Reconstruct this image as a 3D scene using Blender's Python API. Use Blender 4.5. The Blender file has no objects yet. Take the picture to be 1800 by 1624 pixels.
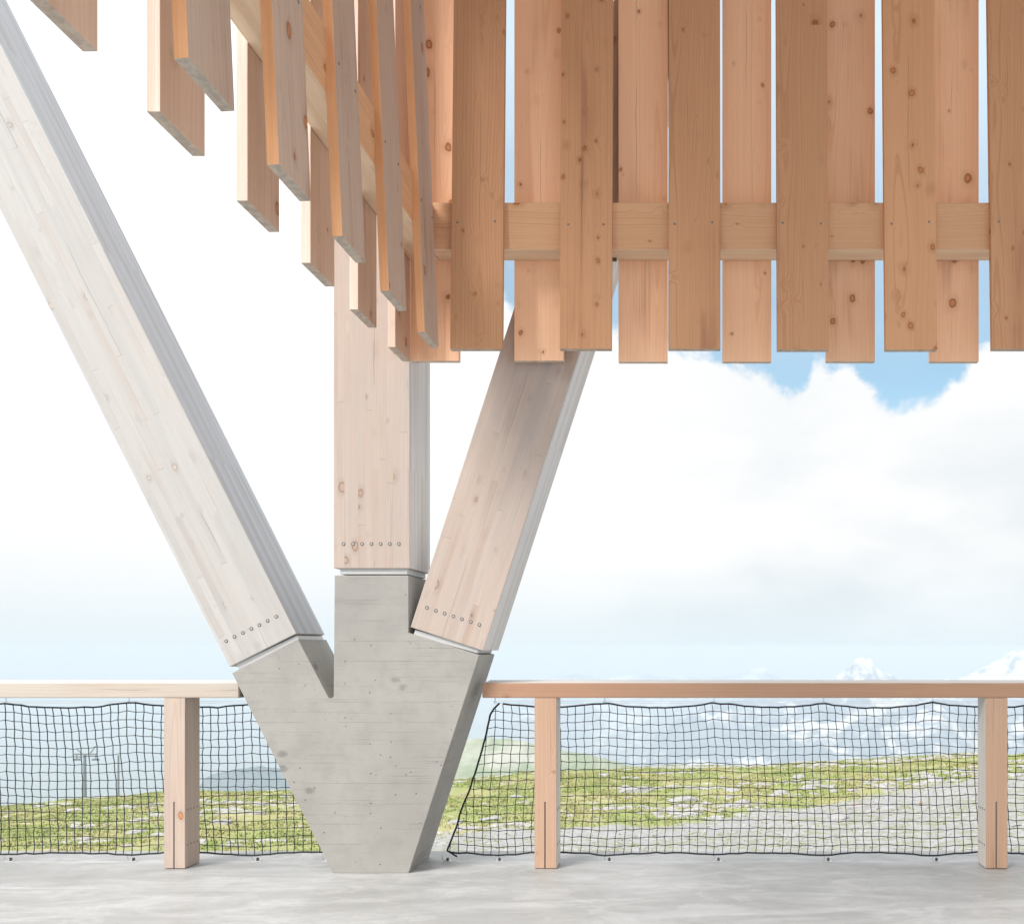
import bpy, bmesh, math, random
import numpy as np
from mathutils import Vector, Matrix

random.seed(7)
rng = np.random.default_rng(11)
sc = bpy.context.scene
C = sc.collection
R = math.radians

# ------------------------------------------------------------------ camera, sky, sun, exposure
F, VX, VY = 1760.0, 1228.0, 1138.0          # focal length and vanishing point measured in the photograph
EYE = 1.31
cam_data = bpy.data.cameras.new('camera')
cam = bpy.data.objects.new('camera', cam_data); C.objects.link(cam)
cam.location = (0, 0, EYE); cam.rotation_euler = (R(90), 0, 0)
cam_data.sensor_width = 36; cam_data.lens = 36 * F / 1800
cam_data.shift_x = -(VX - 900) / 1800; cam_data.shift_y = (VY - 812) / 1800
cam_data.clip_start = .05; cam_data.clip_end = 60000
sc.camera = cam

SUN_AZ, SUN_EL = -140.0, 43.0               # azimuth from +Y (the view) turning to +X
sun_dir = Vector((math.sin(R(SUN_AZ)) * math.cos(R(SUN_EL)), math.cos(R(SUN_AZ)) * math.cos(R(SUN_EL)), math.sin(R(SUN_EL))))

world = bpy.data.worlds.new('World'); sc.world = world
world.use_nodes = True


class Nodes:
    """small node-graph writer"""
    def __init__(s, tree):
        s.t = tree; s.n = tree.nodes; s.l = tree.links; s.n.clear()
    def link(s, v, sock):
        if v is None: return
        if isinstance(v, bpy.types.NodeSocket): s.l.new(v, sock)
        else:
            if hasattr(sock.default_value, '__len__') and not hasattr(v, '__len__'):
                v = (v,) * len(sock.default_value)
            if hasattr(sock.default_value, '__len__') and len(v) == 3 and len(sock.default_value) == 4: v = (*v, 1)
            sock.default_value = v
    def new(s, typ, ins=None, **props):
        nd = s.n.new(typ)
        for k, v in props.items(): setattr(nd, k, v)
        for k, v in (ins or {}).items(): s.link(v, nd.inputs[k])
        return nd
    def m(s, op, a, b=None, c=None, clamp=False):
        nd = s.n.new('ShaderNodeMath'); nd.operation = op; nd.use_clamp = clamp
        for i, v in enumerate((a, b, c)):
            if v is not None: s.link(v, nd.inputs[i])
        return nd.outputs[0]
    def vm(s, op, a, b=None):
        nd = s.n.new('ShaderNodeVectorMath'); nd.operation = op
        s.link(a, nd.inputs[0])
        if b is not None: s.link(b, nd.inputs[1])
        return nd.outputs['Value' if op in ('LENGTH', 'DOT_PRODUCT', 'DISTANCE') else 'Vector']
    def mr(s, v, a, b, c=0., d=1., smooth=True):
        nd = s.n.new('ShaderNodeMapRange'); nd.interpolation_type = 'SMOOTHSTEP' if smooth else 'LINEAR'; nd.clamp = True
        for i, x in enumerate((v, a, b, c, d)): s.link(x, nd.inputs[i])
        return nd.outputs[0]
    def mix(s, f, a, b, mode='MIX'):
        nd = s.n.new('ShaderNodeMix'); nd.data_type = 'RGBA'; nd.blend_type = mode
        s.link(f, nd.inputs[0]); s.link(a, nd.inputs[6]); s.link(b, nd.inputs[7])
        return nd.outputs[2]
    def noise(s, vec, scale, detail=3., rough=.5, dist=0., dims='3D', w=None):
        nd = s.n.new('ShaderNodeTexNoise'); nd.noise_dimensions = dims
        if vec is not None: s.link(vec, nd.inputs['Vector'])
        if w is not None: s.link(w, nd.inputs['W'])
        nd.inputs['Scale'].default_value = scale; nd.inputs['Detail'].default_value = detail
        nd.inputs['Roughness'].default_value = rough; nd.inputs['Distortion'].default_value = dist
        return nd.outputs['Fac']
    def comb(s, x, y, z):
        nd = s.n.new('ShaderNodeCombineXYZ')
        for i, v in enumerate((x, y, z)): s.link(v, nd.inputs[i])
        return nd.outputs[0]
    def sep(s, v):
        nd = s.n.new('ShaderNodeSeparateXYZ'); s.link(v, nd.inputs[0]); return nd.outputs
    def scaled(s, v, k): return s.vm('MULTIPLY', v, k)


# sky: physical sky seen through a broad bank of bright cloud
w = Nodes(world.node_tree)
sky = w.new('ShaderNodeTexSky', sky_type='NISHITA', sun_disc=False, sun_elevation=R(SUN_EL),
            sun_rotation=R(SUN_AZ), altitude=2000, air_density=1.0, dust_density=.6, ozone_density=1.0)
g = w.new('ShaderNodeNewGeometry').outputs['Incoming']
d = w.vm('NORMALIZE', w.vm('MULTIPLY', g, (-1, -1, -1)))
dx, dy, dz = w.sep(d)
dzc = w.m('MAXIMUM', dz, 0.0)
flat = w.comb(dx, dy, w.m('MULTIPLY', dz, 1.35))
big = w.noise(flat, 3.1, 3, .5)
fine = w.noise(w.vm('ADD', flat, (3.7, 1.3, .4)), 9.0, 8, .58, .25)
cover = w.m('ADD', w.m('MULTIPLY', big, .5), w.m('MULTIPLY', fine, .75))           # about .62 on average
def toward(px, py):
    v = Vector(((px - VX) / F, 1, (VY - py) / F)).normalized(); return v
def lobe(px, py, inner, outer):
    return w.mr(w.vm('DOT_PRODUCT', d, tuple(toward(px, py))), math.cos(R(outer)), math.cos(R(inner)))
gap = lobe(1500, 380, 4, 16)
gap2 = lobe(1620, 560, 2, 9)
gap3 = lobe(960, 260, 2, 9)
gap4 = lobe(1320, 585, .6, 3.2)
gap5 = lobe(1590, 690, .3, 2.0)
bump = lobe(1455, 705, .4, 2.3)
left_bank = lobe(500, 700, 12, 26)
bias = w.m('SUBTRACT', w.m('ADD', .22, w.m('MULTIPLY', left_bank, .25)),
           w.m('ADD', w.m('ADD', w.m('MULTIPLY', gap, .40), w.m('MULTIPLY', gap2, .22)), w.m('ADD', w.m('MULTIPLY', gap3, .26), w.m('SUBTRACT', w.m('ADD', w.m('MULTIPLY', gap4, .26), w.m('MULTIPLY', gap5, .14)), w.m('MULTIPLY', bump, .24)))))
cm_far = w.mr(w.m('ADD', cover, bias), .60, .685)
# edge of the cloud bank in front: azimuth (as a tangent) against elevation
inv = w.m('DIVIDE', 1., w.m('MAXIMUM', dy, .05))
az_ = w.m('ADD', w.m('MULTIPLY', w.m('MULTIPLY', dx, inv), F), VX)
el_ = w.m('SUBTRACT', VY, w.m('MULTIPLY', w.m('MULTIPLY', dz, inv), F))
edge = w.new('ShaderNodeFloatCurve', {'Value': w.m('DIVIDE', w.m('ADD', az_, 200), 3600., clamp=True)})
pts = [(-200, -400), (700, -400), (800, 100), (885, 505), (950, 560), (1100, 592), (1245, 612), (1330, 655), (1408, 692), (1428, 648), (1480, 640),
       (1520, 680), (1560, 712), (1620, 714), (1680, 665), (1745, 612), (1850, 580), (2100, 480), (2600, 150), (3000, -300), (3400, -400)]
cvm = edge.mapping; cu = cvm.curves[0]
cu.points[0].location = ((pts[0][0] + 200) / 3600, (pts[0][1] + 400) / 1200)
cu.points[1].location = ((pts[-1][0] + 200) / 3600, (pts[-1][1] + 400) / 1200)
for p_ in pts[1:-1]: cu.points.new((p_[0] + 200) / 3600, (p_[1] + 400) / 1200)
cvm.update()
e_ = w.m('SUBTRACT', w.m('MULTIPLY', edge.outputs[0], 1200.), 400.)
puff = w.noise(w.vm('ADD', flat, (1.1, 2.3, .7)), 17.0, 7, .60, .35)
cm_near = w.mr(w.m('ADD', w.m('DIVIDE', w.m('SUBTRACT', el_, e_), 115.), w.m('ADD', w.m('MULTIPLY', w.m('SUBTRACT', puff, .5), 1.5), w.m('MULTIPLY', w.m('SUBTRACT', fine, .5), .5))), -.13, .16)
wn = w.m('MULTIPLY', w.mr(dy, .25, .45), w.mr(el_, -900., -500.))
cm = w.m('ADD', w.m('MULTIPLY', cm_near, wn), w.m('MULTIPLY', cm_far, w.m('SUBTRACT', 1, wn)))
soft = w.noise(w.comb(w.m('MULTIPLY', dx, 1.0), dy, w.m('MULTIPLY', dz, 2.2)), 2.6, 7, .52)
shade = w.mr(soft, .34, .62)
shade = w.m('MULTIPLY', shade, w.m('SUBTRACT', 1, w.m('MULTIPLY', left_bank, .85)))
low = w.mr(dz, .34, .08)
shade = w.m('MULTIPLY', shade, w.m('ADD', .15, w.m('MULTIPLY', low, .85)))
# an overcast sky is brighter overhead than at the horizon
up_ = w.mr(dz, .22, .85, 6.75, 12.5)
cloud = w.mix(shade, w.comb(up_, up_, up_), (5.15, 5.55, 5.75))
horizon = w.mr(dz, .10, -.01)
cloud = w.mix(w.m('MULTIPLY', horizon, .8), cloud, (5.0, 5.75, 6.15))
veil = w.m('ADD', w.mr(dz, .26, .55, .22, .72), w.m('MULTIPLY', w.m('SUBTRACT', soft, .5), .5), clamp=True)
blue = w.mix(veil, w.scaled(sky.outputs[0], (.92, 1.16, 1.02)), (6.6, 7.6, 8.3))
skyc = w.mix(cm, blue, cloud)
bg = w.new('ShaderNodeBackground', {'Color': skyc, 'Strength': .10})
wo = w.new('ShaderNodeOutputWorld', {'Surface': bg.outputs[0]})

sl = bpy.data.lights.new('sun', 'SUN'); sun = bpy.data.objects.new('sun', sl); C.objects.link(sun)
sl.energy = 2.5; sl.angle = R(22); sl.color = (1, .955, .90)
sun.rotation_euler = sun_dir.to_track_quat('Z', 'Y').to_euler(); sun.location = sun_dir * 30

sc.view_settings.view_transform = 'Standard'; sc.view_settings.look = 'None'
sc.view_settings.exposure = 0.62; sc.view_settings.gamma = 1.0
sc.view_settings.use_curve_mapping = False
sc.cycles.volume_step_rate = 1.0; sc.cycles.volume_bounces = 1; sc.cycles.max_bounces = 8
sc.cycles.diffuse_bounces = 5


def at(px, py, depth):
    """the point at a given distance that the photograph shows at (px, py)"""
    return Vector(((px - VX) / F * depth, depth, EYE + (VY - py) / F * depth))


# ------------------------------------------------------------------ materials
def material(name):
    m = bpy.data.materials.new(name); m.use_nodes = True
    return m, Nodes(m.node_tree)


def finish(n, color, rough=.6, bump=None, bump_d=.01, bump_s=.5, spec=.3, metal=0.):
    p = n.new('ShaderNodeBsdfPrincipled', {'Base Color': color, 'Roughness': rough, 'Metallic': metal,
                                           'Specular IOR Level': spec})
    if bump is not None:
        b = n.new('ShaderNodeBump', {'Height': bump, 'Strength': bump_s, 'Distance': bump_d})
        n.l.new(b.outputs[0], p.inputs['Normal'])
    n.new('ShaderNodeOutputMaterial', {'Surface': p.outputs[0]})
    return p


def wood(name, light, dark, knot=(.26, .095, .030), knot_keep=.42, glulam=0., grey=0., stain=.35, ring=170., rough=.55, knot_size=1., side=None, ring_c=.42):
    m, n = material(name)
    P = n.new('ShaderNodeTexCoord').outputs['Object']
    N = n.new('ShaderNodeTexCoord').outputs['Normal']
    rnd = n.new('ShaderNodeObjectInfo').outputs['Random']
    x, y, z = n.sep(P)
    off = n.comb(n.m('MULTIPLY', rnd, 37.3), n.m('MULTIPLY', rnd, 91.7), n.m('MULTIPLY', rnd, 53.1))
    lamr = None; joint = None
    if glulam:
        li = n.m('FLOOR', n.m('DIVIDE', n.m('ADD', x, 7.003), glulam))
        lam = n.new('ShaderNodeTexWhiteNoise', {'W': n.m('ADD', li, n.m('MULTIPLY', rnd, 100))}, noise_dimensions='1D').outputs['Value']
        zz = n.m('DIVIDE', n.m('ADD', z, n.m('MULTIPLY', lam, 9.)), 1.35)
        piece = n.m('FLOOR', zz)
        lamr = n.new('ShaderNodeTexWhiteNoise', {'Vector': n.comb(n.m('ADD', li, n.m('MULTIPLY', rnd, 100)), piece, 0)}, noise_dimensions='2D').outputs['Value']
        zf = n.m('FRACT', zz)
        joint = n.m('MULTIPLY', n.m('LESS_THAN', zf, .0028), n.m('GREATER_THAN', lamr, .45))
        xf = n.m('ABSOLUTE', n.m('SUBTRACT', n.m('FRACT', n.m('DIVIDE', n.m('ADD', x, 7.003), glulam)), .5))
        seam = n.m('GREATER_THAN', xf, .478)
        off = n.vm('ADD', off, n.comb(n.m('MULTIPLY', lamr, 11.), n.m('MULTIPLY', lamr, 5.), n.m('MULTIPLY', lamr, 23.)))
    Q = n.vm('ADD', P, off)
    kw = n.new('ShaderNodeTexNoise', {'Vector': n.scaled(Q, (14, 14, 9)), 'Scale': 1., 'Detail': 3.}).outputs['Color']
    Qk = n.vm('ADD', Q, n.vm('MULTIPLY', n.vm('SUBTRACT', kw, (.5, .5, .5)), (.030, .03, .040)))
    vo = n.new('ShaderNodeTexVoronoi', {'Vector': n.scaled(Qk, (9.2, 9.2, 7.0)), 'Scale': 1., 'Randomness': 1.}, voronoi_dimensions='3D', feature='F1')
    cr, cg, cb = n.sep(vo.outputs['Color'])
    kept = n.m('LESS_THAN', cr, knot_keep)
    krad = n.m('MULTIPLY', n.m('ADD', .05, n.m('MULTIPLY', n.m('MULTIPLY', cg, cg), .17)), knot_size)
    kd = vo.outputs['Distance']
    rel = n.m('DIVIDE', kd, krad)
    kmask = n.m('MULTIPLY', kept, n.mr(rel, 1.15, .80))
    kring = n.m('MULTIPLY', kmask, n.mr(n.m('ABSOLUTE', n.m('SUBTRACT', rel, .85)), .35, .0))
    halo = n.m('MULTIPLY', kept, n.mr(rel, 2.6, .9))
    bulge = n.m('MULTIPLY', kept, n.m('POWER', n.mr(kd, .5, 0.), 2.))
    warp = n.noise(n.scaled(Q, (2.2, 2.2, .42)), 1., 2, .5)
    fwarp = n.noise(n.scaled(Q, (9, 9, 1.6)), 1., 2, .5)
    cx = n.m('SUBTRACT', n.m('MULTIPLY', rnd, .22), .11)
    px = n.m('ADD', n.m('SUBTRACT', x if not glulam else n.m('MULTIPLY', n.m('SUBTRACT', xf, .2), glulam * 1.6), cx if not glulam else n.m('MULTIPLY', lamr, .08)), n.m('MULTIPLY', n.m('SUBTRACT', warp, .5), .09))
    py = n.m('ADD', n.m('ADD', y, .055), n.m('MULTIPLY', n.m('SUBTRACT', warp, .5), .12))
    rr = n.m('SQRT', n.m('ADD', n.m('MULTIPLY', px, px), n.m('MULTIPLY', py, py)))
    rr = n.m('ADD', rr, n.m('ADD', n.m('MULTIPLY', bulge, .022), n.m('MULTIPLY', fwarp, .006)))
    ringn = n.noise(None, 1., 2, .6, dims='1D', w=n.m('ADD', n.m('MULTIPLY', rr, ring), n.m('MULTIPLY', rnd, 300)))
    rings = n.mr(ringn, .44, .72)
    fib = n.noise(n.scaled(Q, (230, 230, 3.2)), 1., 3, .6)
    fibc = n.mr(fib, .3, .75)
    blot = n.noise(n.scaled(Q, (3.5, 3.5, .8)), 1., 3, .55)
    streak = n.noise(n.scaled(Q, (34, 34, .9)), 1., 4, .6)
    col = n.mix(n.m('MULTIPLY', rings, ring_c), light, dark)
    col = n.mix(n.m('MULTIPLY', fibc, .22), col, dark)
    col = n.mix(n.m('MULTIPLY', n.mr(blot, .42, .75), .35), col, tuple(c * k for c, k in zip(light, (.80, .72, .66))))
    # rusty water stains running with the grain
    st = n.m('MULTIPLY', n.mr(blot, .54, .70), n.mr(streak, .42, .66))
    col = n.mix(n.m('MULTIPLY', st, stain), col, (.34, .15, .09))
    if glulam:
        col = n.mix(n.m('MULTIPLY', lamr, .17), col, tuple(c * k for c, k in zip(light, (.80, .77, .74))))
        col = n.mix(n.m('MULTIPLY', seam, .22), col, dark)
        col = n.mix(n.m('MULTIPLY', joint, .36), col, (.18, .12, .09))
    if grey:
        col = n.mix(n.m('MULTIPLY', n.mr(n.noise(n.scaled(Q, (14, 14, .5)), 1., 4, .6), .40, .70), grey), col, (.36, .365, .37))
    col = n.mix(n.m('MULTIPLY', halo, .28), col, tuple(c * .7 for c in dark))
    col = n.mix(n.m('MULTIPLY', kmask, .72), col, tuple(c * 2.1 for c in knot))
    col = n.mix(n.m('MULTIPLY', kring, .72), col, knot)
    # a drying check along the grain
    ck = n.m('ABSOLUTE', n.m('ADD', n.m('SUBTRACT', x, n.m('MULTIPLY', n.m('SUBTRACT', n.m('FRACT', n.m('MULTIPLY', rnd, 7.)), .5), .10)), n.m('MULTIPLY', n.m('SUBTRACT', n.noise(n.scaled(Q, (0, 0, 3.)), 1., 3, .6), .5), .035)))
    ckm = n.m('MULTIPLY', n.m('LESS_THAN', ck, .0011), n.mr(n.noise(n.scaled(Q, (0, 0, 1.1)), 1., 1, .5), .50, .58))
    col = n.mix(n.m('MULTIPLY', ckm, .55), col, (.10, .055, .035))
    # tone differs from board to board
    tone = n.m('ADD', .88, n.m('MULTIPLY', n.m('FRACT', n.m('MULTIPLY', rnd, 13.7)), .22))
    col = n.vm('MULTIPLY', col, n.comb(tone, tone, tone))
    nx_, ny_, nz_ = n.sep(N)
    if side:      # side faces take a set tone: weathering, with sky light and bounce painted in
        sv = n.m('GREATER_THAN', n.m('ABSOLUTE', nx_), .8)
        band = n.mr(n.noise(n.scaled(Q, (3, 16, .28)), 1., 4, .6), .36, .66)
        sc_ = n.mix(band, side, tuple(c * k for c, k in zip(side, (.80, .75, .70))))
        sc_ = n.mix(n.m('MULTIPLY', fibc, .3), sc_, tuple(c * .6 for c in side))
        col = n.mix(n.m('MULTIPLY', sv, .88), col, sc_)
    # sawn ends weather grey
    nz = n.m('ABSOLUTE', nz_)
    endc = n.mix(n.mr(n.noise(n.scaled(Q, (30, 30, 30)), 1., 3, .6), .35, .65), (.52, .47, .40), (.33, .31, .275))
    col = n.mix(n.m('MULTIPLY', n.m('GREATER_THAN', nz, .8), .75), col, endc)
    h = n.m('ADD', n.m('MULTIPLY', rings, -.35), n.m('ADD', n.m('MULTIPLY', fibc, -.5), n.m('MULTIPLY', ckm, -2.)))
    finish(n, col, n.m('ADD', rough, n.m('MULTIPLY', fibc, .12)), h, .0012, .6, .28)
    return m


M_PLANK = wood('spruce_plank', (.70, .39, .215), (.48, .225, .10), knot_keep=.72, stain=.6)
M_PLANK_REAR = wood('lit_spruce_plank', (.96, .62, .405), (.76, .41, .22), knot_keep=.72, stain=.35)  # stronger light on the rear row painted in as a brighter spruce
M_PLANK_PALE = wood('pale_spruce_plank', (.74, .52, .39), (.53, .34, .235), stain=.9, grey=.12, knot_keep=.55, side=(.80, .655, .56))
M_PLANK_INNER = wood('inner_spruce_plank', (.66, .50, .40), (.46, .32, .235), stain=.75, grey=.14, knot_keep=.6, side=(.84, .42, .19))
M_BEAM = wood('spruce_beam', (.78, .47, .27), (.54, .27, .125), knot_keep=.85, side=(.94, .77, .58))  # side tone paints the floor's bounce light onto the underside
M_GLULAM = wood('whitewashed_glulam', (.55, .455, .395), (.43, .335, .275), side=(.74, .735, .74), glulam=.0405, grey=.30, stain=.22, knot_keep=.34, ring=260., knot=(.22, .15, .11))  # pale side carries painted daylight as well as weathering
M_GLULAM_W = wood('bleached_glulam', (.50, .485, .465), (.405, .385, .365), side=(.50, .525, .57), glulam=.0405, grey=.45, stain=.15, knot_keep=.48, ring=260., knot=(.25, .21, .18))  # blue-grey side is weathering with a sky tint painted in
M_RAIL = wood('spruce_rail', (.52, .32, .215), (.35, .195, .12), side=(.62, .63, .63), knot_keep=.16, stain=.2, knot_size=.7)
M_RAIL_W = wood('bleached_rail', (.52, .465, .405), (.40, .34, .285), side=(.70, .70, .69), knot_keep=.16, stain=.15, grey=.35, knot_size=.7)
M_POST = wood('spruce_post', (.55, .37, .265), (.39, .245, .165), side=(.82, .82, .80), knot_keep=.10, stain=.2, knot_size=.7)  # white side is bleaching plus sky light put into the colour
M_POST_P = wood('pale_spruce_post', (.56, .45, .38), (.43, .325, .26), side=(.58, .46, .38), knot_keep=.10, stain=.2, grey=.2, knot_size=.7)


def concrete(name, a, b, board=True, rough=.8, spec=.25):
    m, n = material(name)
    P = n.new('ShaderNodeTexCoord').outputs['Object']
    big = n.noise(P, 1.6, 4, .6)
    mid = n.noise(P, 9., 5, .6)
    col = n.mix(n.mr(big, .3, .7), a, b)
    col = n.mix(n.m('MULTIPLY', n.mr(mid, .42, .72), .36), col, tuple(c * .80 for c in b))
    grain = n.noise(P, 160., 3, .7)
    col = n.mix(n.m('MULTIPLY', n.mr(grain, .35, .7), .22), col, tuple(c * .6 for c in b))
    h = n.m('MULTIPLY', grain, .25)
    if board:
        x, y, z = n.sep(P)
        lines = n.noise(n.scaled(P, (1.1, 1.1, 85.)), 1., 4, .65)
        patch = n.noise(n.scaled(P, (2.2, 2.2, 11.)), 1., 3, .6)
        lm = n.m('MULTIPLY', n.mr(lines, .50, .72), n.mr(patch, .40, .66))
        col = n.mix(n.m('MULTIPLY', lm, .30), col, tuple(c * .55 for c in b))
        # imprint of the shuttering knots
        vo = n.new('ShaderNodeTexVoronoi', {'Vector': n.scaled(P, (4.4, 4.4, 7.)), 'Scale': 1.}, voronoi_dimensions='3D')
        cr, cg, cb = n.sep(vo.outputs['Color'])
        kn = n.m('MULTIPLY', n.m('LESS_THAN', cr, .5), n.mr(n.m('ADD', vo.outputs['Distance'], n.m('MULTIPLY', n.m('SUBTRACT', mid, .5), .35)), .20, .06))
        col = n.mix(n.m('MULTIPLY', kn, .62), col, tuple(c * .48 for c in b))
        # edges of the shuttering boards
        bd = n.m('FRACT', n.m('DIVIDE', n.m('ADD', z, 3.02), .118))
        be = n.m('MULTIPLY', n.m('LESS_THAN', bd, .022), n.mr(n.noise(n.scaled(P, (2.5, 2.5, 9)), 1., 2, .5), .44, .60))
        col = n.mix(n.m('MULTIPLY', be, .26), col, tuple(c * .5 for c in b))
        h = n.m('SUBTRACT', h, n.m('ADD', n.m('MULTIPLY', lm, .6), n.m('ADD', n.m('MULTIPLY', kn, .5), n.m('MULTIPLY', be, .9))))
    pit = n.new('ShaderNodeTexVoronoi', {'Vector': P, 'Scale': 34.}, voronoi_dimensions='3D')
    pr, pg, pb = n.sep(pit.outputs['Color'])
    pm = n.m('MULTIPLY', n.m('LESS_THAN', pr, .30 if board else .03), n.mr(pit.outputs['Distance'], n.m('MULTIPLY', pg, .19), n.m('MULTIPLY', pg, .08)))
    col = n.mix(n.m('MULTIPLY', pm, .75), col, tuple(c * .25 for c in b))
    h = n.m('SUBTRACT', h, n.m('MULTIPLY', pm, 1.5))
    if board:
        finish(n, col, rough, h, .004, .6, spec)
    return m, n, P, col, h


M_CONC = concrete('board_marked_concrete', (.39, .377, .35), (.33, .318, .297))[0]

M_FLOOR, n, P, col, h = concrete('trowelled_concrete', (.41, .415, .415), (.355, .36, .36), board=False)
x, y, z = n.sep(P)
sw = n.noise(n.scaled(P, (.55, 1.25, 1.)), 1.2, 7, .62, 2.4)                  # sweeps of the power trowel
sw2 = n.noise(n.scaled(P, (.45, 1.9, 1.)), 1.3, 7, .66, 1.8)
col = n.mix(n.m('MULTIPLY', n.mr(sw, .40, .62), .36), col, (.25, .25, .245))
col = n.mix(n.m('MULTIPLY', n.mr(sw2, .48, .66), .38), col, (.56, .575, .585))
ft = n.noise(n.scaled(P, (16, 24, 1)), 1., 6, .7, .6)
col = n.mix(n.m('MULTIPLY', n.mr(ft, .44, .66), .26), col, (.27, .27, .265))
col = n.mix(n.m('MULTIPLY', n.mr(n.noise(n.scaled(P, (2.1, 3.2, 1)), 1., 6, .7, 1.2), .50, .60), .22), col, (.60, .605, .61))
grit = n.new('ShaderNodeTexVoronoi', {'Vector': P, 'Scale': 7.}, voronoi_dimensions='3D')
gr_, gg_, gb_ = n.sep(grit.outputs['Color'])
gm_ = n.m('MULTIPLY', n.m('LESS_THAN', gr_, .22), n.mr(grit.outputs['Distance'], .045, .02))
col = n.mix(n.m('MULTIPLY', gm_, .7), col, (.10, .095, .09))
# a hairline crack wandering across, and grime gathered by the edge under the rail
ckv = n.m('ABSOLUTE', n.m('ADD', n.m('SUBTRACT', y, 9.62), n.m('MULTIPLY', n.m('SUBTRACT', n.noise(n.scaled(P, (.9, 0, 0)), 1., 6, .6), .5), 1.1)))
col = n.mix(n.m('MULTIPLY', n.m('LESS_THAN', ckv, .0028), .45), col, (.16, .16, .155))
dirt = n.m('MULTIPLY', n.mr(n.noise(n.scaled(P, (3, 5, 1)), 1., 6, .65), .46, .66), n.mr(y, 10.4, 11.3))
col = n.mix(n.m('MULTIPLY', dirt, .4), col, (.27, .265, .25))
finish(n, col, n.m('ADD', .34, n.m('MULTIPLY', sw, .30)), n.m('ADD', n.m('MULTIPLY', h, .4), n.m('MULTIPLY', sw2, .8)), .003, .35, .45)

M_STEEL, n = material('galvanised_steel')
P = n.new('ShaderNodeTexCoord').outputs['Object']
finish(n, n.mix(n.noise(P, 60., 3), (.55, .56, .57), (.70, .71, .72)), .42, metal=.6)
M_BOLT, n = material('dull_bolt_steel')
P = n.new('ShaderNodeTexCoord').outputs['Object']
finish(n, n.mix(n.noise(P, 300., 3), (.34, .34, .335), (.46, .46, .45)), .7, metal=.0)
M_SCREW, n = material('dull_screw_steel')
P = n.new('ShaderNodeTexCoord').outputs['Object']
finish(n, n.mix(n.noise(P, 300., 3), (.16, .16, .155), (.24, .235, .23)), .6, metal=0.)
M_PLATE, n = material('white_coated_steel')
P = n.new('ShaderNodeTexCoord').outputs['Object']
finish(n, n.mix(n.noise(P, 14., 3), (.50, .505, .505), (.58, .585, .585)), .5)
M_DARK, n = material('dark_steel')
P = n.new('ShaderNodeTexCoord').outputs['Object']
finish(n, n.mix(n.noise(P, 40., 3), (.05, .045, .045), (.09, .08, .075)), .6)
M_NET, n = material('black_net_cord')
P = n.new('ShaderNodeTexCoord').outputs['Object']
finish(n, n.mix(n.noise(P, 90., 2), (.012, .014, .017), (.035, .038, .045)), .75)
M_MAST, n = material('weathered_mast_steel')
P = n.new('ShaderNodeTexCoord').outputs['Object']
finish(n, n.mix(n.noise(P, 1., 3), (.16, .19, .22), (.24, .27, .30)), .6)


# ------------------------------------------------------------------ object helpers
def tag(o, label=None, cat=None, group=None, kind=None):
    if label: o['label'] = label
    if cat: o['category'] = cat
    if group: o['group'] = group
    if kind: o['kind'] = kind
    return o


def link_mesh(name, me, mat, parent=None, matrix=None):
    o = bpy.data.objects.new(name, me); C.objects.link(o)
    if mat is not None and not me.materials: me.materials.append(mat)
    if parent is not None: o.parent = parent
    if matrix is not None: o.matrix_local = matrix
    return o


def thing(name, label, cat, loc=(0, 0, 0), group=None):
    o = bpy.data.objects.new(name, None); C.objects.link(o); o.empty_display_size = .2
    o.location = loc
    return tag(o, label, cat, group)


def box_mesh(w_, t_, l_, bevel=.003, jitter=0., cut=0.):
    """x in +-w/2, y in 0..t, z in 0..l, edges eased"""
    bm = bmesh.new(); bmesh.ops.create_cube(bm, size=1)
    for v in bm.verts:
        j = random.uniform(-jitter, jitter)
        v.co = Vector((v.co.x * w_ + random.uniform(-jitter, jitter) * .5, (v.co.y + .5) * t_, (v.co.z + .5) * l_ + (cut * v.co.x if v.co.z < 0 else 0)))
    if bevel:
        bmesh.ops.bevel(bm, geom=bm.edges[:], offset=bevel, segments=2, affect='EDGES', profile=.6)
    me = bpy.data.meshes.new('m'); bm.to_mesh(me); bm.free(); return me


def prism_mesh(poly, depth, bevel=0., segs=2):
    """poly in (x, z), extruded from y=0 to y=depth"""
    bm = bmesh.new()
    a = [bm.verts.new((p[0], 0, p[1])) for p in poly]
    b = [bm.verts.new((p[0], depth, p[1])) for p in poly]
    bm.faces.new(a); bm.faces.new(b[::-1])
    for i in range(len(poly)):
        j = (i + 1) % len(poly); bm.faces.new((a[j], a[i], b[i], b[j]))
    bmesh.ops.recalc_face_normals(bm, faces=bm.faces)
    if bevel: bmesh.ops.bevel(bm, geom=bm.edges[:], offset=bevel, segments=segs, affect='EDGES', profile=.6)
    me = bpy.data.meshes.new('m'); bm.to_mesh(me); bm.free(); return me


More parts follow.
